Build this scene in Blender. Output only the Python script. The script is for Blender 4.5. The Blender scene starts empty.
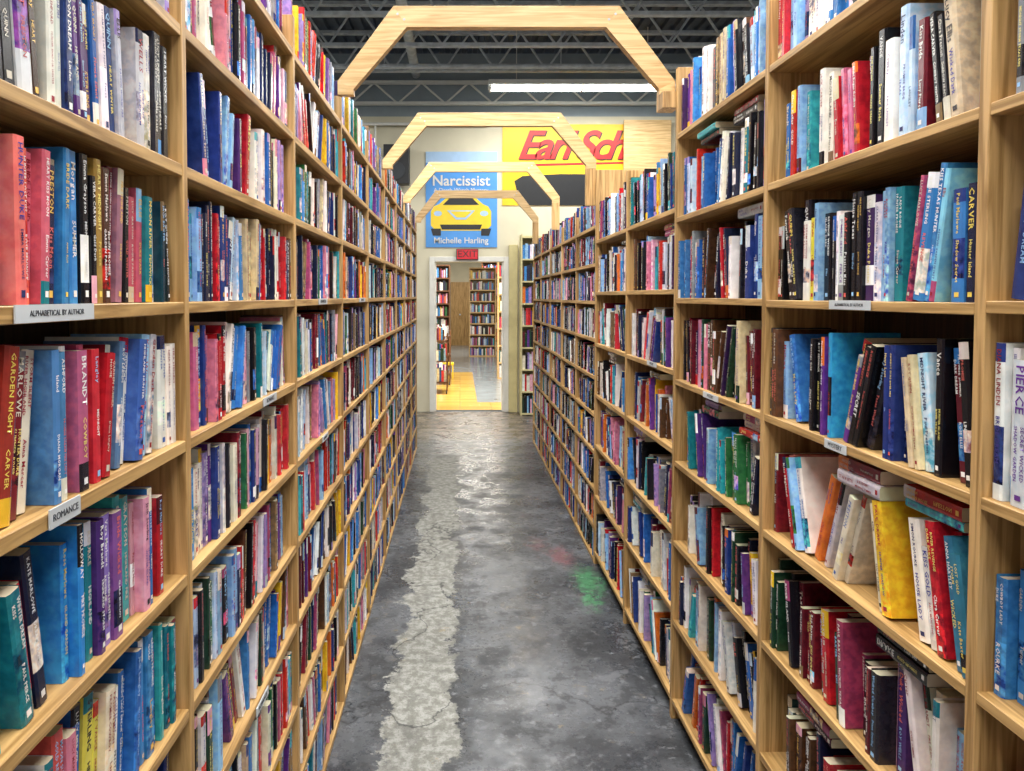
import bpy, math, random
import numpy as np
from mathutils import Vector
random.seed(31); rnd=random.random
S=bpy.context.scene
def hexc(h):
    h=h.strip(); r=[int(h[i:i+2],16)/255 for i in (0,2,4)]
    return tuple(((c/12.92) if c<=.04045 else ((c+.055)/1.055)**2.4) for c in r)

# ---------------------------------------------------------------- materials
def newmat(name):
    m=bpy.data.materials.new(name); m.use_nodes=True
    nt=m.node_tree; b=nt.nodes['Principled BSDF']
    return m,nt,b
def N(nt,t,**k):
    n=nt.nodes.new(t)
    for a,v in k.items(): setattr(n,a,v)
    return n
def plain(name,col,rough=.5,metal=0,emit=None,es=0,noise=.12,nscale=12,bump=0):
    m,nt,b=newmat(name)
    b.inputs['Roughness'].default_value=rough; b.inputs['Metallic'].default_value=metal
    tc=N(nt,'ShaderNodeTexCoord'); nz=N(nt,'ShaderNodeTexNoise'); nz.inputs['Scale'].default_value=nscale; nz.inputs['Detail'].default_value=5
    nt.links.new(tc.outputs['Object'],nz.inputs['Vector'])
    r=N(nt,'ShaderNodeValToRGB'); r.color_ramp.elements[0].position=.3; r.color_ramp.elements[1].position=.7
    r.color_ramp.elements[0].color=(*[c*(1-noise) for c in col],1); r.color_ramp.elements[1].color=(*[min(1,c*(1+noise)) for c in col],1)
    nt.links.new(nz.outputs['Fac'],r.inputs['Fac']); nt.links.new(r.outputs['Color'],b.inputs['Base Color'])
    if bump:
        bp=N(nt,'ShaderNodeBump'); bp.inputs['Strength'].default_value=bump; bp.inputs['Distance'].default_value=.01
        nt.links.new(nz.outputs['Fac'],bp.inputs['Height']); nt.links.new(bp.outputs['Normal'],b.inputs['Normal'])
    if emit:
        b.inputs['Emission Color'].default_value=(*emit,1); b.inputs['Emission Strength'].default_value=es
    return m
def wood(name,axis,c1,c2,rough=.5):
    m,nt,b=newmat(name); b.inputs['Roughness'].default_value=rough
    tc=N(nt,'ShaderNodeTexCoord'); mp=N(nt,'ShaderNodeMapping')
    sc=[60,60,60]; sc[axis]=3; mp.inputs['Scale'].default_value=sc
    at=N(nt,'ShaderNodeAttribute',attribute_name='tint')
    off=N(nt,'ShaderNodeVectorMath',operation='SCALE'); off.inputs['Scale'].default_value=37
    nt.links.new(at.outputs['Color'],off.inputs[0])
    add=N(nt,'ShaderNodeVectorMath',operation='ADD')
    nt.links.new(tc.outputs['Object'],mp.inputs['Vector']); nt.links.new(mp.outputs['Vector'],add.inputs[0]); nt.links.new(off.outputs['Vector'],add.inputs[1])
    n1=N(nt,'ShaderNodeTexNoise'); n1.inputs['Scale'].default_value=1.0; n1.inputs['Detail'].default_value=6; n1.inputs['Distortion'].default_value=1.2
    nt.links.new(add.outputs['Vector'],n1.inputs['Vector'])
    r=N(nt,'ShaderNodeValToRGB'); r.color_ramp.elements[0].position=.36; r.color_ramp.elements[1].position=.6
    r.color_ramp.elements[0].color=(*c1,1); r.color_ramp.elements[1].color=(*c2,1)
    nt.links.new(n1.outputs['Fac'],r.inputs['Fac'])
    mr=N(nt,'ShaderNodeMapRange'); mr.inputs['To Min'].default_value=.76; mr.inputs['To Max'].default_value=1.12
    nt.links.new(at.outputs['Fac'],mr.inputs['Value'])
    mx=N(nt,'ShaderNodeVectorMath',operation='SCALE'); nt.links.new(r.outputs['Color'],mx.inputs[0]); nt.links.new(mr.outputs['Result'],mx.inputs['Scale'])
    vo=N(nt,'ShaderNodeTexVoronoi'); vo.inputs['Scale'].default_value=.13
    nt.links.new(add.outputs['Vector'],vo.inputs['Vector'])
    kr=N(nt,'ShaderNodeValToRGB'); kr.color_ramp.elements[0].position=.04; kr.color_ramp.elements[0].color=(.45,.3,.2,1); kr.color_ramp.elements[1].position=.1; kr.color_ramp.elements[1].color=(1,1,1,1)
    nt.links.new(vo.outputs['Distance'],kr.inputs['Fac'])
    ml=N(nt,'ShaderNodeVectorMath',operation='MULTIPLY'); nt.links.new(mx.outputs['Vector'],ml.inputs[0]); nt.links.new(kr.outputs['Color'],ml.inputs[1])
    nt.links.new(ml.outputs['Vector'],b.inputs['Base Color'])
    bp=N(nt,'ShaderNodeBump'); bp.inputs['Strength'].default_value=.2; bp.inputs['Distance'].default_value=.002
    nt.links.new(n1.outputs['Fac'],bp.inputs['Height']); nt.links.new(bp.outputs['Normal'],b.inputs['Normal'])
    return m
P1,P2=hexc('98733f'),hexc('cfa66c')
wZ=wood('pine_vertical',2,P1,P2); wY=wood('pine_along',1,P1,hexc('cca468')); wX=wood('pine_across',0,hexc('c29a60'),hexc('e2bf88'))
wB=wood('plywood_back_shade',2,hexc('3a2817'),hexc('563d25'),.7)  # shelf backs; dark tone paints in the shade seen above the books
wD=wood('dark_wood',2,hexc('4a2e1a'),hexc('74492a'),.5)

# book material
mbook,nt,b=newmat('book_cover')
at=N(nt,'ShaderNodeAttribute',attribute_name='bcol')
tc=N(nt,'ShaderNodeTexCoord')
nz=N(nt,'ShaderNodeTexNoise'); nz.inputs['Scale'].default_value=70; nz.inputs['Detail'].default_value=5
nt.links.new(tc.outputs['Object'],nz.inputs['Vector'])
rp=N(nt,'ShaderNodeValToRGB'); e=rp.color_ramp.elements
e[0].position=.36; e[0].color=(.06,.06,.1,1); e[1].position=.64; e[1].color=(1.0,.95,.85,1)
q=rp.color_ramp.elements.new(.46); q.color=(.32,.34,.46,1)
q=rp.color_ramp.elements.new(.54); q.color=(.85,.6,.48,1)
nt.links.new(nz.outputs['Fac'],rp.inputs['Fac'])
mx=N(nt,'ShaderNodeMix',data_type='RGBA',blend_type='MIX')
nt.links.new(at.outputs['Alpha'],mx.inputs['Factor']); nt.links.new(at.outputs['Color'],mx.inputs['A'])
ov=N(nt,'ShaderNodeMix',data_type='RGBA',blend_type='OVERLAY'); ov.inputs['Factor'].default_value=1
nt.links.new(at.outputs['Color'],ov.inputs['A']); nt.links.new(rp.outputs['Color'],ov.inputs['B'])
nt.links.new(ov.outputs['Result'],mx.inputs['B'])
nw=N(nt,'ShaderNodeTexNoise'); nw.inputs['Scale'].default_value=25; nw.inputs['Detail'].default_value=7; nt.links.new(tc.outputs['Object'],nw.inputs['Vector'])
wr=N(nt,'ShaderNodeMapRange'); nt.links.new(nw.outputs['Fac'],wr.inputs['Value'])
for k,x in (('From Min',.3),('From Max',.7),('To Min',.82),('To Max',1.15)): wr.inputs[k].default_value=x
ws=N(nt,'ShaderNodeVectorMath',operation='SCALE'); nt.links.new(mx.outputs['Result'],ws.inputs[0]); nt.links.new(wr.outputs['Result'],ws.inputs['Scale'])
nt.links.new(ws.outputs['Vector'],b.inputs['Base Color']); b.inputs['Roughness'].default_value=.27
# floor material
def floor_mat():
    m,nt,b=newmat('worn_concrete')
    L=nt.links.new
    tc=N(nt,'ShaderNodeTexCoord'); sp=N(nt,'ShaderNodeSeparateXYZ'); L(tc.outputs['Object'],sp.inputs[0])
    def noise(s,d=6,rough=.6):
        n=N(nt,'ShaderNodeTexNoise'); n.inputs['Scale'].default_value=s; n.inputs['Detail'].default_value=d; n.inputs['Roughness'].default_value=rough
        L(tc.outputs['Object'],n.inputs['Vector']); return n.outputs['Fac']
    def M(op,a,bv,c=None):
        n=N(nt,'ShaderNodeMath',operation=op)
        for i,v in enumerate((a,bv,c)):
            if v is None: continue
            if isinstance(v,(int,float)): n.inputs[i].default_value=v
            else: L(v,n.inputs[i])
        return n.outputs[0]
    def MR(v,a,bb,c=0,d=1):
        n=N(nt,'ShaderNodeMapRange'); n.interpolation_type='SMOOTHSTEP'
        L(v,n.inputs['Value'])
        for k,x in zip(('From Min','From Max','To Min','To Max'),(a,bb,c,d)): n.inputs[k].default_value=x
        return n.outputs['Result']
    def MIX(f,a,c):
        n=N(nt,'ShaderNodeMix',data_type='RGBA')
        if isinstance(f,(int,float)): n.inputs['Factor'].default_value=f
        else: L(f,n.inputs['Factor'])
        for k,v in (('A',a),('B',c)):
            if isinstance(v,tuple): n.inputs[k].default_value=(*v,1)
            else: L(v,n.inputs[k])
        return n.outputs['Result']
    big=noise(1.9,8); mid=noise(7,8,.7); fine=noise(110,6,.8); blot=noise(3.2,10,.75); f2=noise(24,8,.7); st2=noise(4.3,12,.75)
    base=MIX(MR(big,.40,.60),hexc('383b3f'),hexc('5e6165'))
    base=MIX(MR(st2,.53,.57,0,.65),base,hexc('232529'))
    base=MIX(MR(st2,.43,.40,0,.45),base,hexc('7c7e82'))
    base=MIX(MR(f2,.56,.64,0,.6),base,hexc('808286'))
    base=MIX(MR(fine,.58,.7,0,.5),base,hexc('9a9c9e'))
    xd=M('ADD',sp.outputs['X'],M('MULTIPLY',M('SUBTRACT',blot,.5),.42))
    xd=M('ADD',xd,M('MULTIPLY',M('SUBTRACT',f2,.5),.12))
    st=M('MULTIPLY',MR(xd,-.285,-.275),MR(xd,-.03,-.02,1,0))
    st=M('MULTIPLY',st,MR(sp.outputs['Y'],7.0,7.6,1,0))
    stc=MIX(MR(f2,.42,.6),hexc('77776f'),hexc('9f9f99'))
    stc=MIX(MR(fine,.5,.66,0,.7),stc,hexc('54544f'))
    stc=MIX(MR(mid,.54,.6,0,.45),stc,hexc('5c5b57'))
    base=MIX(M('MULTIPLY',st,.92),base,stc)
    rim=M('MULTIPLY',MR(xd,-.03,-.02),MR(xd,-.01,.04,1,0)); base=MIX(M('MULTIPLY',rim,.6),base,hexc('1f2124'))
    yf=MR(M('ADD',sp.outputs['Y'],M('MULTIPLY',M('SUBTRACT',blot,.5),1.5)),7.9,8.6)
    base=MIX(M('MULTIPLY',yf,.75),base,MIX(MR(mid,.42,.58),hexc('352e27'),hexc('7e7060')))
    base=MIX(M('MULTIPLY',MR(noise(9,10,.8),.59,.63),MR(big,.42,.55,0,.65)),base,hexc('8f8268'))
    def spot(cx,cy,r,col):
        dx=M('SUBTRACT',sp.outputs['X'],cx); dy=M('MULTIPLY',M('SUBTRACT',sp.outputs['Y'],cy),.4)
        d=M('SQRT',M('ADD',M('MULTIPLY',dx,dx),M('MULTIPLY',dy,dy)),0)
        d=M('ADD',d,M('MULTIPLY',M('SUBTRACT',noise(18,10,.8),.5),.45))
        return M('MULTIPLY',MR(d,r*.2,r*1.1,1,0),.42),col
    for a in ((.72,4.1,.1,hexc('4fa86a')),(.62,4.5,.08,hexc('93525a')),(.5,4.7,.06,hexc('7a5558')),(.68,3.85,.05,hexc('4fa86a'))):
        f,c=spot(*a); base=MIX(f,base,c)
    # hairline cracks following a warped cell pattern
    vo=N(nt,'ShaderNodeTexVoronoi',feature='DISTANCE_TO_EDGE'); vo.inputs['Scale'].default_value=.55
    nn=N(nt,'ShaderNodeTexNoise'); nn.inputs['Scale'].default_value=2.2; nn.inputs['Detail'].default_value=8
    vd=N(nt,'ShaderNodeVectorMath',operation='ADD'); L(tc.outputs['Object'],nn.inputs['Vector']); L(tc.outputs['Object'],vd.inputs[0]); L(nn.outputs['Color'],vd.inputs[1]); L(vd.outputs['Vector'],vo.inputs['Vector'])
    base=MIX(MR(vo.outputs['Distance'],0,.006,.75,0),base,hexc('1d1e21'))
    L(base,b.inputs['Base Color'])
    L(MR(M('ADD',st2,M('MULTIPLY',st,.3)),.38,.75,.2,.65),b.inputs['Roughness'])
    bp=N(nt,'ShaderNodeBump'); bp.inputs['Strength'].default_value=.3; bp.inputs['Distance'].default_value=.003
    L(M('ADD',M('MULTIPLY',f2,.8),M('MULTIPLY',st,.5)),bp.inputs['Height']); L(bp.outputs['Normal'],b.inputs['Normal'])
    return m
mfloor=floor_mat()
mcream=plain('cream_wall_paint',hexc('d4ccb2'),.7,noise=.06,nscale=3,bump=.1)
mgreyw=plain('grey_wall_paint',hexc('929ca2'),.7,noise=.1,nscale=3,bump=.1)
mdeck=plain('steel_deck',hexc('434e5f'),.5,.1,noise=.35,nscale=4)
mjoist=plain('joist_steel',hexc('c0c6cb'),.5,.0,noise=.2)
mwhite=plain('white_paint',hexc('e2e0d8'),.5,noise=.05)
mtrim=plain('yellowed_trim_paint',hexc('d2c692'),.55,noise=.06)
mtube=plain('lamp_tube',(1,1,1),.3,emit=(.93,1,1),es=14)
myel=plain('sign_yellow',hexc('f0c010'),.45,noise=.05)
mred=plain('sign_red',hexc('b01414'),.45,noise=.05)
mblack=plain('black_plastic',hexc('17181b'),.45)
mblue=plain('poster_blue',hexc('4f96de'),.5,noise=.12,nscale=3)
mblue2=plain('poster_pale',hexc('a9c8e8'),.5,noise=.05)
mcar=plain('poster_yellow',hexc('f2cf1c'),.4,noise=.05)
mlab=plain('label_paper',hexc('c4c9cb'),.35,noise=.04)
mink=plain('label_ink',hexc('2c2f36'),.6,noise=.04)
mexit=plain('exit_red',hexc('a01020'),.4,emit=hexc('ff2030'),es=.35)
mgrey2=plain('grey_floor',hexc('8a949b'),.18,noise=.2,nscale=3)
mtan,nt,b=newmat('tan_floor_tile'); b.inputs['Roughness'].default_value=.15
tc=N(nt,'ShaderNodeTexCoord'); br=N(nt,'ShaderNodeTexBrick'); br.offset=0.5
br.inputs['Scale'].default_value=1; br.inputs['Brick Width'].default_value=.9; br.inputs['Row Height'].default_value=.11; br.inputs['Mortar Size'].default_value=.004
br.inputs['Color1'].default_value=(*hexc('e6bf60'),1); br.inputs['Color2'].default_value=(*hexc('cf9f48'),1); br.inputs['Mortar'].default_value=(*hexc('8a6a34'),1)
nt.links.new(tc.outputs['Object'],br.inputs['Vector']); nt.links.new(br.outputs['Color'],b.inputs['Base Color'])

# ---------------------------------------------------------------- mesh helpers
class MB:
    def __init__(s): s.v=[];s.f=[];s.m=[];s.c=[]
    def box(s,x0,x1,y0,y1,z0,z1,mi=0,t=None):
        i=len(s.v); t=rnd() if t is None else t
        s.v+=[(x0,y0,z0),(x1,y0,z0),(x1,y1,z0),(x0,y1,z0),(x0,y0,z1),(x1,y0,z1),(x1,y1,z1),(x0,y1,z1)]
        for q in ((0,3,2,1),(4,5,6,7),(0,1,5,4),(1,2,6,5),(2,3,7,6),(3,0,4,7)):
            s.f.append(tuple(i+k for k in q)); s.m.append(mi); s.c.append((t,t*.7+.1,1-t,1))
    def prism(s,pts,y0,y1,mi=0,t=.5):
        i=len(s.v); n=len(pts)
        s.v+=[(x,y0,z) for x,z in pts]+[(x,y1,z) for x,z in pts]
        fs=[tuple(range(i,i+n)),tuple(range(i+2*n-1,i+n-1,-1))]
        for k in range(n): fs.append((i+k,i+n+k,i+n+(k+1)%n,i+(k+1)%n))
        for f in fs: s.f.append(f); s.m.append(mi); s.c.append((t,t*.7+.1,1-t,1))
    def rod(s,p,q,r,mi=0,n=6):
        p=Vector(p);q=Vector(q);d=(q-p).normalized(); a=d.orthogonal().normalized(); b=d.cross(a); i=len(s.v)
        for o in (p,q):
            for k in range(n):
                w=2*math.pi*k/n; s.v.append(tuple(o+(a*math.cos(w)+b*math.sin(w))*r))
        fs=[(i+k,i+(k+1)%n,i+n+(k+1)%n,i+n+k) for k in range(n)]+[tuple(range(i+n-1,i-1,-1)),tuple(range(i+n,i+2*n))]
        for f in fs: s.f.append(f); s.m.append(mi); s.c.append((.5,.5,.5,1))
    def obj(s,name,mats,attr='tint',parent=None,bevel=0,smooth=False):
        me=bpy.data.meshes.new(name); me.from_pydata(s.v,[],s.f)
        for m in mats: me.materials.append(m)
        me.polygons.foreach_set('material_index',s.m)
        ca=me.color_attributes.new(attr,'FLOAT_COLOR','CORNER')
        lt=np.zeros(len(s.f),int); me.polygons.foreach_get('loop_total',lt)
        ca.data.foreach_set('color',np.repeat(np.array(s.c,dtype=np.float32),lt,axis=0).ravel())
        me.update(); o=bpy.data.objects.new(name,me); S.collection.objects.link(o)
        if parent: o.parent=parent
        if bevel:
            bm=o.modifiers.new('bevel','BEVEL'); bm.width=bevel; bm.segments=1; bm.limit_method='ANGLE'
        return o
def empty(name):
    o=bpy.data.objects.new(name,None); o.empty_display_size=.1; S.collection.objects.link(o); return o
def text(name,body,loc,rot,size,mat,parent=None,shear=0,off=0,ext=.0008,align='CENTER'):
    c=bpy.data.curves.new(name,'FONT'); c.body=body; c.size=size; c.shear=shear; c.offset=off; c.extrude=ext
    c.align_x=align; c.align_y='CENTER'; c.materials.append(mat)
    o=bpy.data.objects.new(name,c); o.location=loc; o.rotation_euler=rot; S.collection.objects.link(o)
    if parent: o.parent=parent
    return o

# ---------------------------------------------------------------- glyph library
GL={}
for ch in "ABCDEFGHIJKLMNOPQRSTUVWXYZabcdefghijklmnopqrstuvwxyz":
    c=bpy.data.curves.new('g','FONT'); c.body=ch; c.size=1; c.resolution_u=1; c.offset=.014
    o=bpy.data.objects.new('g',c); S.collection.objects.link(o)
    bpy.context.view_layer.update(); dg=bpy.context.evaluated_depsgraph_get()
    me=bpy.data.meshes.new_from_object(o.evaluated_get(dg)); me.calc_loop_triangles()
    v=np.array([w.co[:2] for w in me.vertices]); t=np.array([l.vertices[:] for l in me.loop_triangles])
    v[:,0]-=v[:,0].min(); GL[ch]=(v,t,v[:,0].max()+.09)
    bpy.data.objects.remove(o); bpy.data.curves.remove(c); bpy.data.meshes.remove(me)

# ---------------------------------------------------------------- books
PAL=[hexc(x) for x in ('121216 121216 16171e 16171e 18203c 1b2650 22387a 22387a 2760ac 2760ac 3a80c4 3f8cd4 86b4dc 8fbce4 b8d4ea 1c7480 3aa4b0 f0eee8 f0eee8 f8f6f2 f8f6f2 e4dccc e4dccc '
 'c9b896 b8281e c41e28 c23038 501620 7a2030 d4809a e4acc0 5c3080 3a2250 9a84c0 d8702a ecbc2c 2a6a3c 1a3a2a 523622 7a6448 888c92 c0c4c8 202028 a0446a d8dce0 e8e8ec').split()]
SUR='HARTLEY MORGAN WELLS CARVER BRANDT ELLIS QUINN HOLLOWAY PIERCE LANGLEY MERCER STERLING DRAKE FENWICK ASHFORD KELLER VANCE ROURKE BAXTER LINDEN MARLOWE PRESTON GRAYSON TURNER'.split()
FST='ANNA CLARA JACK ROSE DIANA KATE LUCY SIMON VERA EMMA PAUL NINA ROY'.split()
WRD='MOON SHADOW HUNTER RIVER SECRET BRIDE NIGHT WINTER PROMISE STORM HEART DUKE LADY ISLAND FIRE GARDEN SUMMER LOST ROGUE KISS DARK PASSION REVENGE GOLD HIGHLAND TEXAS COWBOY MIDNIGHT DREAM WICKED SILENT HOUSE'.split()
PAGE=hexc('d4c9ac')
def lum(c): return .3*c[0]+.6*c[1]+.1*c[2]
def jit(c,a=.18):
    k=1+(rnd()-.5)*2*a
    return tuple(min(1,max(.004,x*k*(1+(rnd()-.5)*.14))) for x in c)
class Books:
    def __init__(s): s.b=MB(); s.tv=[];s.tf=[];s.tc=[];s.n=0
    def book(s,side,xf,t,h,D,a0,z0,col,lean=0,hard=False,near=True,rec=.015,flat=False):
        th=lean; c,sn=math.cos(th),math.sin(th)
        px=t if lean>0 else 0
        def W(a,d,z):
            X=(xf-rec-d) if side<0 else (xf+rec+d)
            if flat:
                return X,a0+z,z0+a
            aa=a-px; A=a0+px+aa*c+z*sn; Z=z0-aa*sn+z*c
            return X,A,Z
        col2=random.choice(PAL)
        for _ in range(8):
            if abs(lum(col2)-lum(col))<.1: col2=random.choice(PAL)
        segs=[]; r=rnd()
        if r<.2: segs=[(0,1,col,.15)]
        elif r<.36:
            k=.12+.2*rnd(); segs=[(0,1-k,col,.1),(1-k,1,jit(col2),0)]
        elif r<.48:
            k=.14+.08*rnd(); segs=[(0,k,jit(col2),0),(k,1,col,.1)]
        elif r<.82:
            k=.06+.2*rnd(); k2=k+.12+.25*rnd(); segs=[(0,k,col,0),(k,k2,jit(col2 if rnd()<.5 else col,.5),1),(k2,1,col,0)]
            if rnd()<.4:
                k3=max(k2+.1,.88); segs=segs[:2]+[(k2,k3,col,0),(k3,1,jit(col2),.2)]
        else: segs=[(0,.3+.3*rnd(),jit(col,.4),.9)]; segs.append((segs[0][1],1,col,.4))
        e=.004 if hard else .0008
        rr=.0035 if hard else .0018
        prof=[(0,D),(0,rr),(t*.2,0),(t*.8,0),(t,rr),(t,D)]
        B=s.b
        for (f0,f1,cc,al) in segs:
            i=len(B.v)
            for a,d in prof[1:5]: B.v.append(W(a,d,f0*h)); B.v.append(W(a,d,f1*h))
            for k in range(3):
                B.f.append((i+2*k,i+2*k+2,i+2*k+3,i+2*k+1)); B.m.append(0); B.c.append((*cc,al))
        i=len(B.v)
        for a,d in prof: B.v.append(W(a,d,0)); B.v.append(W(a,d,h))
        for q,cc in (((0,2,3,1),col),((8,10,11,9),col)):
            B.f.append(tuple(i+k for k in q)); B.m.append(0); B.c.append((*cc,.25))
        pg=jit(PAGE,.15)
        i=len(B.v); Dp=D-(.004 if hard else 0); pp=[(0.0004,Dp),(0.0004,rr),(t*.2,.0006),(t*.8,.0006),(t-.0004,rr),(t-.0004,Dp)]
        for a,d in pp: B.v.append(W(a,d,h-e))
        B.f.append(tuple(range(i,i+6))); B.m.append(0); B.c.append((*pg,0))
        i=len(B.v)
        for a,d in pp: B.v.append(W(a,d,e))
        B.f.append(tuple(range(i,i+6))); B.m.append(0); B.c.append((*pg,0))
        i=len(B.v)
        for a,z in ((0,e),(t,e),(t,h-e),(0,h-e)): B.v.append(W(a,Dp,z))
        B.f.append((i,i+1,i+2,i+3)); B.m.append(0); B.c.append((*pg,0))
        L=lum(col)
        if rnd()<.6: tcol=random.choice([(.88,.86,.8),(.9,.9,.88),(.65,.6,.5)]) if L<.3 else random.choice([(.02,.02,.025),(.03,.04,.14),(.3,.02,.03)])
        else: tcol=random.choice([(.8,.5,.1),(.85,.65,.12),(.7,.12,.1),(.3,.55,.85)]) if L<.25 else random.choice([(.45,.03,.05),(.05,.12,.4),(.15,.05,.3)])
        def quad(z0_,z1_,a0_,a1_,cc):
            i=len(B.v)
            for a,z in ((a0_,z0_),(a1_,z0_),(a1_,z1_),(a0_,z1_)): B.v.append(W(a,-.0005,z))
            B.f.append((i,i+1,i+2,i+3)); B.m.append(0); B.c.append((*cc,0))
        if rnd()<.7: quad(h*.045,h*.045+min(.008,t*.4),t*.32,t*.68,tcol)
        if near:
            def put(st,ztop,zlen,size,cc,va=0.):
                wl=sum(GL[ch][2] if ch!=' ' else .35 for ch in st)*size
                if wl>zlen: size*=zlen/wl; wl=zlen
                u=ztop-(zlen-wl)*.4*rnd(); sg=1 if side<0 else -1
                for ch in st:
                    if ch==' ': u-=.35*size; continue
                    gv,gt,gw=GL[ch]
                    z=u-gv[:,0]*size; a=t/2+sg*((gv[:,1]-.35)*size+va)
                    X,A,Z=W(a,np.full(len(a),-.0006),z)
                    s.tv.append(np.stack([X,A,Z],1)); s.tf.append(gt+s.n); s.tc.append(np.tile(np.array([*cc,0]),(len(a),1))); s.n+=len(a)
                    u-=gw*size
            sz=min(t*.78,.027)
            tc2=tcol if rnd()<.5 else (random.choice([(.9,.75,.2),(.9,.9,.87),(.75,.15,.12)]) if L<.3 else (.05,.05,.3))
            cs=(lambda q:q) if rnd()<.6 else (lambda q:q.title())
            au=cs(random.choice(SUR) if rnd()<.4 else random.choice(FST)+' '+random.choice(SUR))
            w3=random.choice((1,2,2,3,4)); ws_=random.sample(WRD,w3); ti=' '.join(ws_)
            if rnd()<.4: ti=ti.title()
            def title(ztop,zlen,k):
                if w3>=3 and t>.02:
                    put(' '.join(ws_[:2]),ztop,zlen,sz*.42,tc2,t*.2); put(' '.join(ws_[2:]),ztop,zlen,sz*.42,tc2,-t*.2)
                else: put(ti,ztop,zlen,sz*k,tc2)
            if rnd()<.5: put(au,h*.96,h*.36,sz*(.5+.45*rnd()),tcol); title(h*.55,h*.38,.45+.45*rnd())
            else: title(h*.96,h*.46,.45+.55*rnd()); put(au,h*.45,h*.3,sz*(.35+.35*rnd()),tcol)
        else:
            z=h*.95
            while z>h*.2:
                l=h*(.06+.2*rnd()); w=.1+.17*rnd(); quad(max(z-l,h*.15),z,t*(.5-w),t*(.5+w),tcol); z-=l+h*.03
                if rnd()<.3: z-=h*.15
    def row(s,side,xf,y0,y1,z,hr,D,trange,hero=None,hy=None,leanp=.12,maxlean=.2,near=True,pal=None,hard=.2,fill=1.0,rj=.018,clear=None,sp=.3):
        cur=y0+.002; prev=None
        hb=hr[0]+(hr[1]-hr[0])*rnd()
        h0,h1=hy or (y0,y1)
        tops=[]
        def rec(): return .006+rj*rnd()+(.02+.02*rnd() if rnd()<.07 else 0)
        def pick(y):
            nonlocal prev
            if hero:
                k=(y+.01-h0)/(h1-h0); k=min(.999,max(0,k))
                if rnd()<.9: return jit(hero[min(len(hero)-1,max(0,int(k*len(hero)+(rnd()-.5)*.6)))],.12)
            if prev and rnd()<.15: return jit(prev,.1)
            prev=random.choice(pal or PAL); return jit(prev)
        def dims():
            t=trange[0]+(trange[1]-trange[0])*rnd()**1.4
            nonlocal hb
            if rnd()<.6: hb=hr[0]+(hr[1]-hr[0])*rnd()
            h=min(hr[1],max(hr[0],hb+(rnd()-.5)*.02)); return t,h
        end=y0+(y1-y0)*fill
        while cur<end-trange[0]-.004:
            if rnd()<leanp:
                n=random.randint(2,8); th=(.03+maxlean*rnd()**1.2); sg=1 if rnd()<.7 else -1
                bs=[dims() for _ in range(n)]; Hh=max(x[1] for x in bs)
                need=sum(x[0] for x in bs)/math.cos(th)+Hh*math.sin(th)+.004
                while bs and cur+need>end:
                    bs.pop(); need=sum(x[0] for x in bs)/math.cos(th)+Hh*math.sin(th)+.004
                if len(bs)<2: leanp*=.5; continue
                c0=cur
                if sg>0:
                    p=cur+bs[0][0]*math.cos(th)
                    for j,(t,h) in enumerate(bs):
                        if j: p+=t/math.cos(th)
                        s.book(side,xf,t-.0004,h,D,p-t,z,pick(cur+sum(q[0] for q in bs[:j])),th,hard=rnd()<hard,near=near,rec=rec()+.003)
                    cur=p+Hh*math.sin(th)+.001
                else:
                    p=cur+Hh*math.sin(th)
                    for t,h in bs:
                        s.book(side,xf,t-.0004,h,D,p,z,pick(p),-th,hard=rnd()<hard,near=near,rec=rec()+.003); p+=t/math.cos(th)
                    cur=p+.003
                tops.append((c0,cur,max(h*math.cos(th)+t*math.sin(th) for t,h in bs)))
            else:
                t,h=dims()
                if cur+t>end: t=end-cur
                if t<.01: break
                s.book(side,xf,t-.0006,h,D,cur,z,pick(cur),0,hard=rnd()<hard,near=near,rec=rec())
                tops.append((cur,cur+t,h))
                cur+=t+.0004
                if rnd()<.012: cur+=.01
        # books laid flat on top of the standing ones, resting on the tallest below
        if clear and rnd()<sp:
            for _ in range(2):
                L=hr[0]; y=y0+.03+rnd()*(y1-y0-.28)
                if any(abs(y-q)<.22 for q in [w for w in getattr(s,'_st',[]) ]): continue
                zt=max([h for a,b_,h in tops if b_>y and a<y+L+.02] or [0]); zc=z+zt+.001
                if zt==0: continue
                n=0
                while n<4:
                    t=.016+.012*rnd()
                    if zc+t>z+clear-.006: break
                    s.book(side,xf,t,L,D,y+.015*rnd(),zc,jit(random.choice(PAL)),flat=True,near=near,rec=.012+.025*rnd()); zc+=t+.0006; n+=1
                s._st=getattr(s,'_st',[])+[y]
            s._st=[]
    def finish(s,name):
        o=s.b.obj(name,[mbook],attr='bcol')
        if s.tv:
            v=np.concatenate(s.tv); f=np.concatenate(s.tf); c=np.concatenate(s.tc).astype(np.float32)
            me=bpy.data.meshes.new('spine_lettering'); me.vertices.add(len(v)); me.vertices.foreach_set('co',v.astype(np.float32).ravel())
            me.loops.add(len(f)*3); me.loops.foreach_set('vertex_index',f.ravel().astype(np.int32))
            me.polygons.add(len(f)); me.polygons.foreach_set('loop_start',np.arange(0,len(f)*3,3,dtype=np.int32))
            me.update(calc_edges=True)
            ca=me.color_attributes.new('bcol','FLOAT_COLOR','POINT'); ca.data.foreach_set('color',c.ravel())
            me.materials.append(mbook); t=bpy.data.objects.new('spine_lettering',me); S.collection.objects.link(t); t.parent=o
        return o
def H(st): return [hexc(x) for x in st.split()]
XL,XR=-.45,.80
LP=[1.22+.81*k for k in range(-2,9)]
RP=[1.14+.81*k for k in range(-1,5)]
RF=[4.38+.74*k for k in range(0,6)]
Lz=[1.59+.225*k for k in range(-7,4)]
TS=.019
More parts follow.
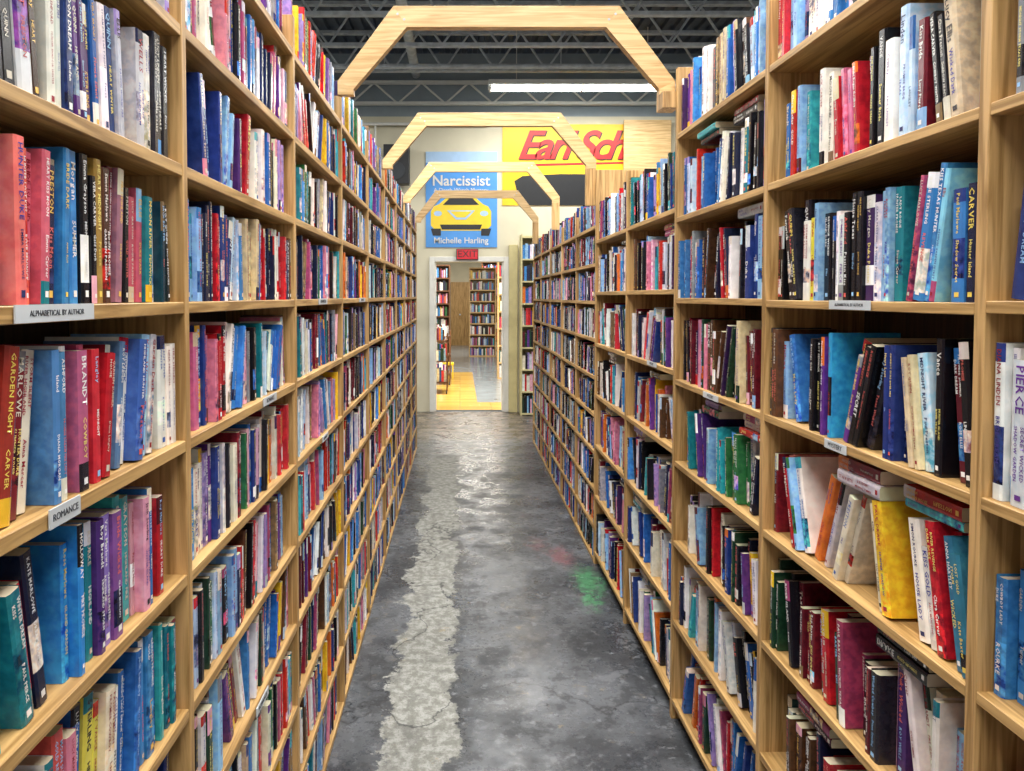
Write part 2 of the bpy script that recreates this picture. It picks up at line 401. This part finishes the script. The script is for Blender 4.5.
heroL={ (1,8):H('18203c 121216 d0d4da 16171e 3a2618 e0dcd2 223668 18203c 4a2c5e 621e26 dcd8d0 223668 b4b8ba c4c8ca e6e4de 202028 121216 8a6a3a 3a2618'),
 (1,7):H('5c80b4 2b64a8 e07068 d8564e d06478 d88090 3a80c4 3a88c4 8fbce0 121216 9a7c3c 4a2c1c 721e2a 9a6a7a 121216 2a4a3a c4586a 8c9096 e0e3e6 1a3c48 142226 10181c'),
 (1,6):H('a03428 b0442e 721e26 e6dbc4 1a1a20 c04c28 4a80b4 e0e3e6 c4648c 96385a 601824 c02c38 b01c28 721e2a 5a80a8 f0ece2 b01c28 3a60aa 8fbce0 c4c8ca 3a84c4 f0ece2 33a0a4 f0ece2 8c9c3a'),
 (1,5):H('2b9cac 3a84c4 1c7684 18203c b01c28 2b64a8 2f8ccc 1c7684 4a2c6e 8a72b6 7a4a90 33a0a4 e6dbc4 d898aa 2b64a8 c86a2a b01c28 18203c 1c7684'),
 (1,4):H('2b64a8 f0ece2 e0e3e6 d85450 c8748c 5aa050 e0d050 e6dbc4 f0ece2 2b64a8 33a0a4 3a84c4 9a82b6 33a0a4 1c7684 96385a'),
 (1,3):H('b01c28 c04a4a 2b64a8 e6dbc4 1c7684 2a6a3c 22387a'),
 (2,7):H('3a78c0 86b4dc 18203c b01c28 22387a b8d4ea 3a80c4 c4b28c 2760ac b01c28 18203c f0ece2 b01c28 523622'),
 (2,8):H('18203c 3a80c4 22387a 86b4dc 18203c 4a2c6e b01c28 f0ece2 2760ac 121216 9a84c0 d4809a'),
 (2,6):H('c8688c 22387a d4809a b01c28 f0ece2 3a80c4 e4acc0 121216 1c7480 f0ece2 2760ac f0ece2 d4809a')}
def bk(x): return list(reversed(x))
heroR={ (1,7):bk(H('c42c38 86b4dc b090b0 f0ece2 3a80c4 4a2c6e f0ece2 e6dbc4 b8d4ea 121216 86b4dc 3a80c4')),
 (1,6):bk(H('121216 2760ac 86b4dc 33a0a4 22387a f0ece2 b01c28 c8688c b01c28 601824 121216 f4f2ec b8d4ea 721e2a 121216 d4c29c 121216')),
 (1,5):bk(H('121216 16171e 121216 202028 f0ece2 e8d040 121216 f4f2ec 121216 16171e d8dce2 86b4dc 1c7684 eff6fc 3a80c4 8fd8f4 3a80c4 18203c')),
 (1,4):bk(H('18203c 86b4dc 22387a 3a80c4 18203c 121216 339cc8 339cc8 16171e 121216 202028 121216 22387a 721e2a d4c29c 121216 601824 121216')),
 (1,3):bk(H('721e2a e08a80 e09084 b01c28 f0ece2 c4c8ca 121216 e6dbc4 88a4c0 202028 e6dbc4 ecbc2c d8702a f0ece2 b01c28 2f6f8f')),
 (1,2):bk(H('1a3a2a 2a6a3c 16171e 601824 721e2a b01c28 c8688c 96385a 601824 202028 4a2c6e 601824 f0ece2 d4c29c b01c28')),
 (1,1):bk(H('121216 2c4c48 523622 18203c 9a4a40 b01c28 202028 601824 1c7684 3a80c4 2760ac')),
 (0,5):H('18203c 18203c 22387a'),(0,4):H('e6dbc4 f0ece2 e0e3e6'),(0,3):H('339cc8 e0e8ec 3a80c4'),
 (2,5):bk(H('3a6ea8 b8d4ea 2760ac 3a2618 18203c b01c28 18203c 121216 22387a 86b4dc')),
 (2,6):bk(H('2760ac b8d4ea 86b4dc 2760ac 3a80c4 f0ece2 18203c f0ece2 121216 9a84c0')),
 (2,4):bk(H('202028 601824 1a3a2a d4809a 523622 1a3a2a 121216 d4c29c 601824 18203c')),
 (2,3):bk(H('3a80c4 1c7684 4a2c6e 86b4dc 2b9cac 2a6a3c c4c8ca 18203c')),}
darkP=PAL+[PAL[0]]*8+[PAL[4]]*5+[PAL[8]]*4
# left run
sh=MB(); bkL=Books()
for i,y in enumerate(LP): sh.box(XL-.19,XL,y-.010,y+.010,0,2.358,0)
sh.box(XL-.195,XL-.19,LP[0],LP[-1],.0,2.35,2,.3)
for i in range(len(LP)-1):
    a,b_=LP[i]+.0101,LP[i+1]-.0101
    for j,z in enumerate(Lz):
        zz=z+(rnd()-.5)*.006
        if j==7: zz=z
        sh.box(XL-.189,XL-.001,a,b_,max(zz-TS,.002),max(zz,.021),1)
        bkL.row(-1,XL,a,b_,max(zz,.021)+.0005,(.152,.185) if LP[i]<3 else (.15,.19),.108,(.013,.028) if i<3 else (.011,.030),hero=heroL.get((i,j)),hy=(.72,1.21) if i==1 else None,
            leanp=.16,maxlean=.26 if (j<6 or i>1) else .13,near=LP[i]<3.4,hard=.04,fill=1 if rnd()<.85 else .92,pal=PAL if i<5 else darkP,clear=.204 if j<10 else None,sp=.25)
shL=sh.obj('bookshelf',[wZ,wY,wB],bevel=.0012)
bL=bkL.finish('row_of_books')
# right near run
sh=MB(); bkR=Books()
Rz=[1.59+.302*k for k in range(-5,3)]
RT=[2.44,2.44,2.44,2.44,2.2,2.34]
for i,y in enumerate(RP): sh.box(XR,XR+.26,y-.012,y+.012,0,RT[i],0)
sh.box(XR+.26,XR+.265,RP[0],RP[3],0,2.42,2,.3); sh.box(XR+.26,XR+.265,RP[3],RP[-1],0,2.16,2,.3)
for i in range(len(RP)-1):
    a,b_=RP[i]+.0121,RP[i+1]-.0121
    for j,z in enumerate(Rz):
        if i>2 and j==7: continue
        zz=z+(rnd()-.5)*.006+(.035 if i in(3,4) and j>0 else 0)
        sh.box(XR+.001,XR+.259,a,b_,zz-TS,zz,1)
        lo=j in(1,2,3)
        bkR.row(1,XR,a,b_,zz+.0005,(.16,.225) if lo else (.18,.238),.15,(.015,.034),hero=heroR.get((i,j)),
            leanp=.12 if j>4 else .28,maxlean=.14 if j>4 else .3,near=RP[i]<3.4,hard=.35,fill=1 if rnd()<.8 else .93,rj=.024 if j>3 else .042,
            clear=.283 if (j!=7 and not(i==1 and j in(5,6))) else None,sp=.75 if lo else .35)
shR=sh.obj('bookshelf',[wZ,wY,wB],bevel=.0012)
bR=bkR.finish('row_of_books')
# right far run
sh=MB(); bkF=Books()
for i,y in enumerate(RF):
    if i: sh.box(XR,XR+.2,y-.009,y+.009,0,2.14,0)
sh.box(XR+.2,XR+.205,RF[0]+.013,RF[-1],0,2.12,2,.3)
for i in range(len(RF)-1):
    a,b_=RF[i]+(.0125 if i==0 else .0091),RF[i+1]-.0091
    for j,z in enumerate(Lz[:-1]):
        zz=z-.02 if j else .021
        sh.box(XR+.001,XR+.199,a,b_,zz-TS,zz,1)
        bkF.row(1,XR,a,b_,zz+.0005,(.145,.187),.11,(.012,.032),leanp=.14,maxlean=.2,near=False,hard=.1,pal=darkP)
sh.obj('bookshelf',[wZ,wY,wB]); bkF.finish('row_of_books')

# ---------------------------------------------------------------- shelf labels
def label(side,y0,y1,z,txt,hh=.019):
    m=MB()
    if side<0: m.box(XL+.0005,XL+.0025,y0,y1,z-hh,z,0)
    else: m.box(XR-.0025,XR-.0005,y0,y1,z-hh,z,0)
    o=m.obj('shelf_label',[mlab])
    x=XL+.0028 if side<0 else XR-.0028
    text('lettering',txt,(x,(y0+y1)/2,z-hh/2),(math.pi/2,0,math.pi/2*(1 if side<0 else -1)),min(.014,(y1-y0)/len(txt)*1.2),mink,o,ext=.0002)
label(-1,.745,.905,1.591,'ALPHABETICAL BY AUTHOR')
label(-1,.80,.865,1.366,'ROMANCE',.022)
label(-1,1.68,1.80,1.366,'ROMANCE')
label(-1,1.60,1.70,.69,'ROMANCE'); label(-1,2.35,2.5,1.592,'ALPHABETICAL'); label(-1,2.4,2.5,1.14,'ROMANCE'); label(-1,3.3,3.5,1.592,'ALPHABETICAL')
label(1,1.44,1.60,1.591,'ALPHABETICAL BY AUTHOR')
label(1,1.52,1.61,1.289,'MYSTERY'); label(1,2.28,2.42,1.289,'MYSTERY'); label(1,3.0,3.15,1.327,'MYSTERY')

# ---------------------------------------------------------------- arches
def arch(Y,legR=0,y2=None):
    m=MB(); w=.078; z0=2.36; zt=2.69
    xl,xr=XL-.012,XR+.012
    o=[(xl,z0),(xl,z0+.05),(-.25,zt),(.60,zt),(xr,z0+.05),(xr,z0)]
    inn=[(xl+.06,z0),(xl+.06,z0+.02),(-.20,zt-w),(.55,zt-w),(xr-.06,z0+.02),(xr-.06,z0)]
    y0,y1=Y-.019,Y+.019
    for a in range(5):
        p=[o[a],o[a+1],inn[a+1],inn[a]]
        m.prism(p[::-1],y0,y1,0,.35+.6*rnd())
    m.box(xr-.06,xr,y2 or y0,y1,legR,z0-.0005,1,.7)
    for (x,z) in ((-.235,zt-.03),(-.21,zt-.05),(.585,zt-.03),(.56,zt-.05)): m.rod((x,y0-.001,z),(x,y0,z),.005,2,8)
    return m.obj('wooden_arch',[wX,wZ,mjoist],bevel=.002)
arch(2.84,2.3,2.773); arch(4.46,2.141); arch(6.08,2.141); arch(7.7,2.141)

# ---------------------------------------------------------------- room shell
def single(name,mats,fn,**k):
    m=MB(); fn(m); return m.obj(name,mats,**k)
WY=10.2
DX0,DX1,DZ=-.35,.60,2.07
single('floor',[mfloor],lambda m:m.box(-5,7,-3,WY,-.1,0))
def farwall(m):
    m.box(-5,DX0,WY,WY+.15,0,4.05,0); m.box(DX1,7,WY,WY+.15,0,4.05,0); m.box(DX0,DX1,WY,WY+.15,DZ,4.05,0)
    m.box(-5,7,WY,WY+.15,4.05,4.9,1)
single('wall_far',[mcream,mgreyw],farwall)
single('wall_left',[mgreyw],lambda m:m.box(-5.15,-5,-3,WY+.15,0,4.9))
single('wall_right',[mgreyw],lambda m:m.box(7,7.15,-3,WY+.15,0,4.9))
cm=MB(); x=-5; pts=[]
while x<7:
    pts+=[(x,4.9),(x+.06,4.9),(x+.075,4.94),(x+.135,4.94)]; x+=.15
for (px,pz) in pts: cm.v+=[(px,-3,pz),(px,WY+.15,pz)]
for k in range(len(pts)-1): cm.f.append((2*k,2*k+2,2*k+3,2*k+1)); cm.m.append(0); cm.c.append((.5,.5,.5,1))
cm.box(-5,7.05,-3,WY+.15,4.945,5.0,0)
ceil=cm.obj('ceiling',[mdeck])
def joist(Y,mat,zb=4.40,zt=4.9,x0=-5,x1=7):
    m=MB()
    for z0 in (zb,zt-.04):
        m.box(x0,x1,Y-.035,Y-.012,z0,z0+.04); m.box(x0,x1,Y+.012,Y+.035,z0,z0+.04)
    n=int((x1-x0)/.32)
    for k in range(n):
        a=x0+k*.32
        m.rod((a,Y,zb+.02 if k%2 else zt-.02),(a+.32,Y,zt-.02 if k%2 else zb+.02),.014)
    return m.obj('steel_joist',[mat])
for k in range(12): joist(9.35-k*.92,mjoist)
joist(10.1,mwhite,4.18,4.5)
def pipe(m):
    m.rod((-5,10.12,3.93),(.4,10.12,3.93),.022); m.rod((-1.35,10.12,3.93),(-1.35,10.12,2.2),.02); m.rod((-1.15,10.12,3.93),(-1.15,10.12,3.0),.015)
single('conduit_pipe',[mwhite],pipe)
single('sprinkler_pipe',[mjoist],lambda m:(m.rod((-5,8.9,4.33),(7,8.9,4.33),.03,n=10),[m.rod((x,8.9,4.33),(x,8.9,4.9),.008) for x in (-3,-.9,1.2,3.3)]))
def f(m):
    m.rod((-.6,-3,4.62),(-.6,WY-.01,4.62),.06,0,14)
    for y in (0,2.5,5,7.5,9.8): m.rod((-.6,y,4.62),(-.6,y+.03,4.62),.068,0,14)
single('ceiling_duct',[mjoist],f)
def trim(m):
    m.box(DX0-.07,DX0,WY-.03,WY,0,DZ+.07); m.box(DX1,DX1+.07,WY-.03,WY,0,DZ+.07); m.box(DX0,DX1,WY-.03,WY,DZ,DZ+.07)
    m.box(DX0-.005,DX0+.02,WY,WY+.15,0,DZ); m.box(DX1-.02,DX1+.005,WY,WY+.15,0,DZ)
single('trim_1',[mwhite],trim,bevel=.004)
single('trim_2',[mtrim],lambda m:m.box(DX1+.07,DX1+.19,WY-.06,WY,0,2.3),bevel=.004)
es=empty('exit_sign')
def f(m): m.box(-.05,.25,WY-.06,WY-.001,2.095,2.245,0); m.box(-.04,.24,WY-.064,WY-.06,2.105,2.235,1)
single('housing',[mblack,mexit],f,parent=es)
text('letters','EXIT',(.1,WY-.066,2.17),(math.pi/2,0,0),.13,mblack,es)
# poster
ps=empty('poster')
K=72.55
def PX(px,py): return ((px-460)/K,1.6+(296-py)/K)
def flat(m,pts,layer,mi):
    p=[PX(*q) for q in pts]
    ar=sum(p[i][0]*p[(i+1)%len(p)][1]-p[(i+1)%len(p)][0]*p[i][1] for i in range(len(p)))
    if ar<0: p=p[::-1]
    m.prism(p,WY-.012-.002*layer,WY-.0105-.002*layer if layer else WY-.001,mi)
def ell(cx,cy,rx,ry,n=24): return [(cx+rx*math.cos(2*math.pi*k/n),cy+ry*math.sin(2*math.pi*k/n)) for k in range(n)]
m=MB()
flat(m,[(426,153),(497,153),(497,247.5),(426,247.5)],0,0)
flat(m,[(426,233),(497,233),(497,247.5),(426,247.5)],1,0)
flat(m,[(431,212),(434,207),(441,204),(481,204),(488,207),(491,212),(491,226),(486,231),(436,231),(431,226)],1,2)
flat(m,[(439,205),(448,197),(474,197),(483,205)],2,2)
flat(m,[(443,205.5),(450,198.5),(472,198.5),(479,205.5)],3,1)
flat(m,[(440,225),(482,225),(480,230),(442,230)],2,1)
flat(m,ell(438,214,4,2.6),2,3); flat(m,ell(484,214,4,2.6),2,3)
flat(m,[(431,229),(441,229),(441,236),(433,236)],3,1); flat(m,[(481,229),(491,229),(489,236),(481,236)],3,1)
flat(m,[(447,211),(475,211),(466,220),(456,220)],3,3)
flat(m,[(450,212),(472,212),(465,218),(457,218)],4,2)
flat(m,[(426,153),(497,153),(497,164),(426,164)],1,3)
m.obj('cover_art',[mblue,mblack,mcar,mblue2],parent=ps)
def wt(name,s,px,py,size,mat,par,dy=0,**k): X,Z=PX(px,py); return text(name,s,(X,WY-.021-dy,Z),(math.pi/2,0,0),size,mat,par,**k)
wt('title','Narcissist',461,182,.2,mwhite,ps,off=.003)
wt('subtitle','A Death Watch Mystery',461,191,.075,mwhite,ps)
wt('author','Michelle Harling',461,241,.115,mwhite,ps,off=.001)
sg=empty('painted_sign')
m=MB()
flat(m,[(502,126),(668,126),(668,206),(502,206)],0,0)
flat(m,[(514,182),(522,177),(560,175),(668,176),(668,206),(520,206)],1,1)
flat(m,[(516,169),(530,165),(622,163),(622,165),(530,167.5),(518,171)],1,2)
m.obj('sign_board',[myel,mblack,mred],parent=sg)
t=wt('lettering_outline','Earl Scheib',516.8,148.6,.54,mblack,sg,shear=.4,off=.012,align='LEFT'); t.data.space_character=.86
t=wt('script_lettering','Earl Scheib',516,148,.54,mred,sg,dy=.004,shear=.4,off=.010,align='LEFT'); t.data.space_character=.86
single('plywood_panel',[wX],lambda m:m.box(2.22,2.86,WY-.10,WY-.075,0,3.98,0,.95))
def f(m):
    m.box(-1.02,-.68,WY-.28,WY-.06,3.1,3.62,0); m.box(-.9,-.8,WY-.06,WY-.001,3.25,3.45,0)
    m.rod((-.85,WY-.29,3.27),(-.85,WY-.281,3.27),.12,1,20); m.rod((-.85,WY-.29,3.5),(-.85,WY-.281,3.5),.05,1,16)
mcone=plain('speaker_cone',hexc('33373c'),.6)
single('wall_speaker',[mblack,mcone],f,bevel=.01)
m=MB()
bx0,bx1,by0,by1=.81,1.75,9.86,10.12
for x in (bx0,bx1-.02): m.box(x,x+.02,by0,by1,0,2.42)
m.box(bx0+.02,bx1-.02,by1-.01,by1,0,2.42)
for k in range(9): m.box(bx0+.02,bx1-.02,by0,by1-.01,.01+k*.295,.03+k*.295)
wbc=m.obj('white_bookcase',[mtrim])
def frontrow(m,x0,x1,yf,z,hr,D=.15):
    x=x0
    while x<x1-.04:
        t=.018+.025*rnd(); h=hr[0]+(hr[1]-hr[0])*rnd(); c=jit(random.choice(PAL))
        yy=yf+.01*rnd(); n0=len(m.f); m.box(x,x+t-.001,yy,yy+D,z,z+h)
        for k in range(n0,n0+6): m.c[k]=(*c,.3)
        m.c[n0+1]=(*PAGE,0); x+=t
m=MB()
for k in range(8): frontrow(m,bx0+.025,bx1-.025,by0+.02,.0305+k*.295,(.18,.24))
m.obj('books',[mbook],attr='bcol',parent=wbc)
# ---------------------------------------------------------------- back room
RY=24
def f(m):
    m.box(-6,6,WY+.15,RY,-.1,0,1); m.box(-.7,6,WY+.15,11.1,0,.002,0)
    m.prism([(-2,0),(.26,0),(.26,.002),(-2,.002)],11.1,15.5,0)
single('floor_back_room',[mtan,mgrey2],f)
single('wall_back_room',[mcream],lambda m:(m.box(-6,6,RY,RY+.1,0,3.3),m.box(-6.1,-6,WY+.15,RY,0,3.3),m.box(6,6.1,WY+.15,RY,0,3.3)))
single('ceiling_back_room',[mdeck],lambda m:m.box(-6,6,WY+.16,RY,3.2,3.3))
def bookcase(x0,x1,y,h,n,name='wooden_bookcase',w=None):
    m=MB()
    for x in (x0,x1-.03): m.box(x,x+.03,y,y+.3,0,h)
    m.box(x0+.03,x1-.03,y+.28,y+.3,0,h)
    st=h/n
    for k in range(n+1): m.box(x0+.03,x1-.03,y,y+.28,max(0,k*st-.03),max(.03,k*st))
    o=m.obj(name,[w or wD])
    m=MB()
    for k in range(n): frontrow(m,x0+.035,x1-.035,y+.03,max(.031,k*st+.001),(st*.55,st*.8))
    m.obj('books',[mbook],attr='bcol',parent=o)
bookcase(.24,.95,19.5,2.35,8,w=wX); bookcase(1.0,2.0,19.5,2.35,8); bookcase(-.95,-.22,16.6,2.3,8); bookcase(-1.7,-.8,14.6,2.2,7); bookcase(.72,1.4,14.2,2.3,7,w=wX); bookcase(.62,1.3,21.5,2.6,8)
def f(m):
    m.box(-.30,.06,RY-.06,RY-.001,0,2.05,0); m.box(.06,.5,RY-.06,RY-.001,0,2.05,0)
    m.box(-.25,0,RY-.07,RY-.06,.2,.95,0,.9); m.box(-.25,0,RY-.07,RY-.06,1.1,1.9,0,.9)
    m.rod((.0,RY-.1,1.0),(.0,RY-.07,1.0),.03,1,10)
single('door_1',[wZ,mjoist],f)
def cart(x0,x1,y0,y1):
    m=MB()
    for z in (.18,.52,.86): m.box(x0,x1,y0,y1,z,z+.02,0)
    for x in (x0,x1-.02):
        for y in (y0,y1-.02): m.box(x,x+.02,y,y+.02,.06,.98,0)
    for x in (x0+.02,x1-.02):
        for y in (y0+.02,y1-.02): m.rod((x-.012,y,.03),(x+.012,y,.03),.03,1,12)
    c=m.obj('book_cart',[wD,mblack])
    m=MB()
    for z in (.201,.541,.881): frontrow(m,x0+.03,x1-.02,y0+.03,z,(.16,.24))
    m.obj('books',[mbook],attr='bcol',parent=c)
cart(-.50,-.17,13.2,13.8); cart(-.52,-.2,12.0,12.5)
m=MB(); m.box(-.36,-.12,14.3,14.55,.26,.30,0)
for x in (-.35,-.15):
    for y in (14.31,14.52): m.box(x,x+.02,y,y+.02,0,.26,0)
m.obj('step_stool',[mcar])

# ---------------------------------------------------------------- lights
LC=(1,.975,.94)
def area(name,loc,sx,sy,power,col=LC,rot=(0,0,0),parent=None):
    l=bpy.data.lights.new(name,'AREA'); l.shape='RECTANGLE'; l.size=sx; l.size_y=sy; l.energy=power; l.color=col
    o=bpy.data.objects.new(name,l); o.location=loc; o.rotation_euler=rot; S.collection.objects.link(o)
    if parent: o.parent=parent
    return o
def fixture(x,y,z,L,power,ztop=4.9):
    m=MB()
    m.prism([(x-L/2,z+.07),(x-L/2,z+.03),(x+L/2,z+.03),(x+L/2,z+.07)],y-.09,y+.09,0)
    m.box(x-L/2,x+L/2,y-.13,y-.09,z+.0,z+.045,0); m.box(x-L/2,x+L/2,y+.09,y+.13,z+.0,z+.045,0)
    for dy in (-.045,.045):
        m.rod((x-L/2+.03,y+dy,z-.015),(x-.02,y+dy,z-.015),.026,1,10); m.rod((x+.02,y+dy,z-.015),(x+L/2-.03,y+dy,z-.015),.026,1,10)
    for dx in (-L/2+.01,-.012,L/2-.03): m.box(x+dx,x+dx+.024,y-.08,y+.08,z-.045,z+.03,0)
    for dx in (-L*.35,L*.35): m.rod((x+dx,y,z+.07),(x+dx,y,ztop),.005,0)
    o=m.obj('fluorescent_light',[mwhite,mtube])
    area('lamp',(x,y,z-.05),L,.2,power,parent=o)
fixture(1.5,9.2,4.17,2.3,80)
for y in (-1.2,.9,3.0,5.1): fixture(.2,y,4.17,2.2,132)
fixture(-2.9,8.0,4.17,2.2,80); fixture(4.2,7.2,4.17,2.2,60)
for y in (12.0,16,21): area('back_room_fill',(0.3,y,3.15),2.4,.6,330 if y<13 else 130,(1,.94,.82))  # added fill without fixtures, strongest near the doorway to brighten the floor
w=bpy.data.worlds.new('World'); S.world=w; w.use_nodes=True
w.node_tree.nodes['Background'].inputs[0].default_value=(1,.98,.95,1); w.node_tree.nodes['Background'].inputs[1].default_value=.55
# ---------------------------------------------------------------- camera
cd=bpy.data.cameras.new('camera'); cam=bpy.data.objects.new('camera',cd); S.collection.objects.link(cam); S.camera=cam
cd.sensor_width=36; cd.lens=36*740/1024; cd.clip_start=.02
cam.location=(0,0,1.6); cam.rotation_euler=(math.radians(90-2),0,0)
cd.shift_x=52/1024; cd.shift_y=-(385.5-296-740*math.tan(math.radians(2)))/1024
S.view_settings.view_transform='Standard'; S.view_settings.look='None'
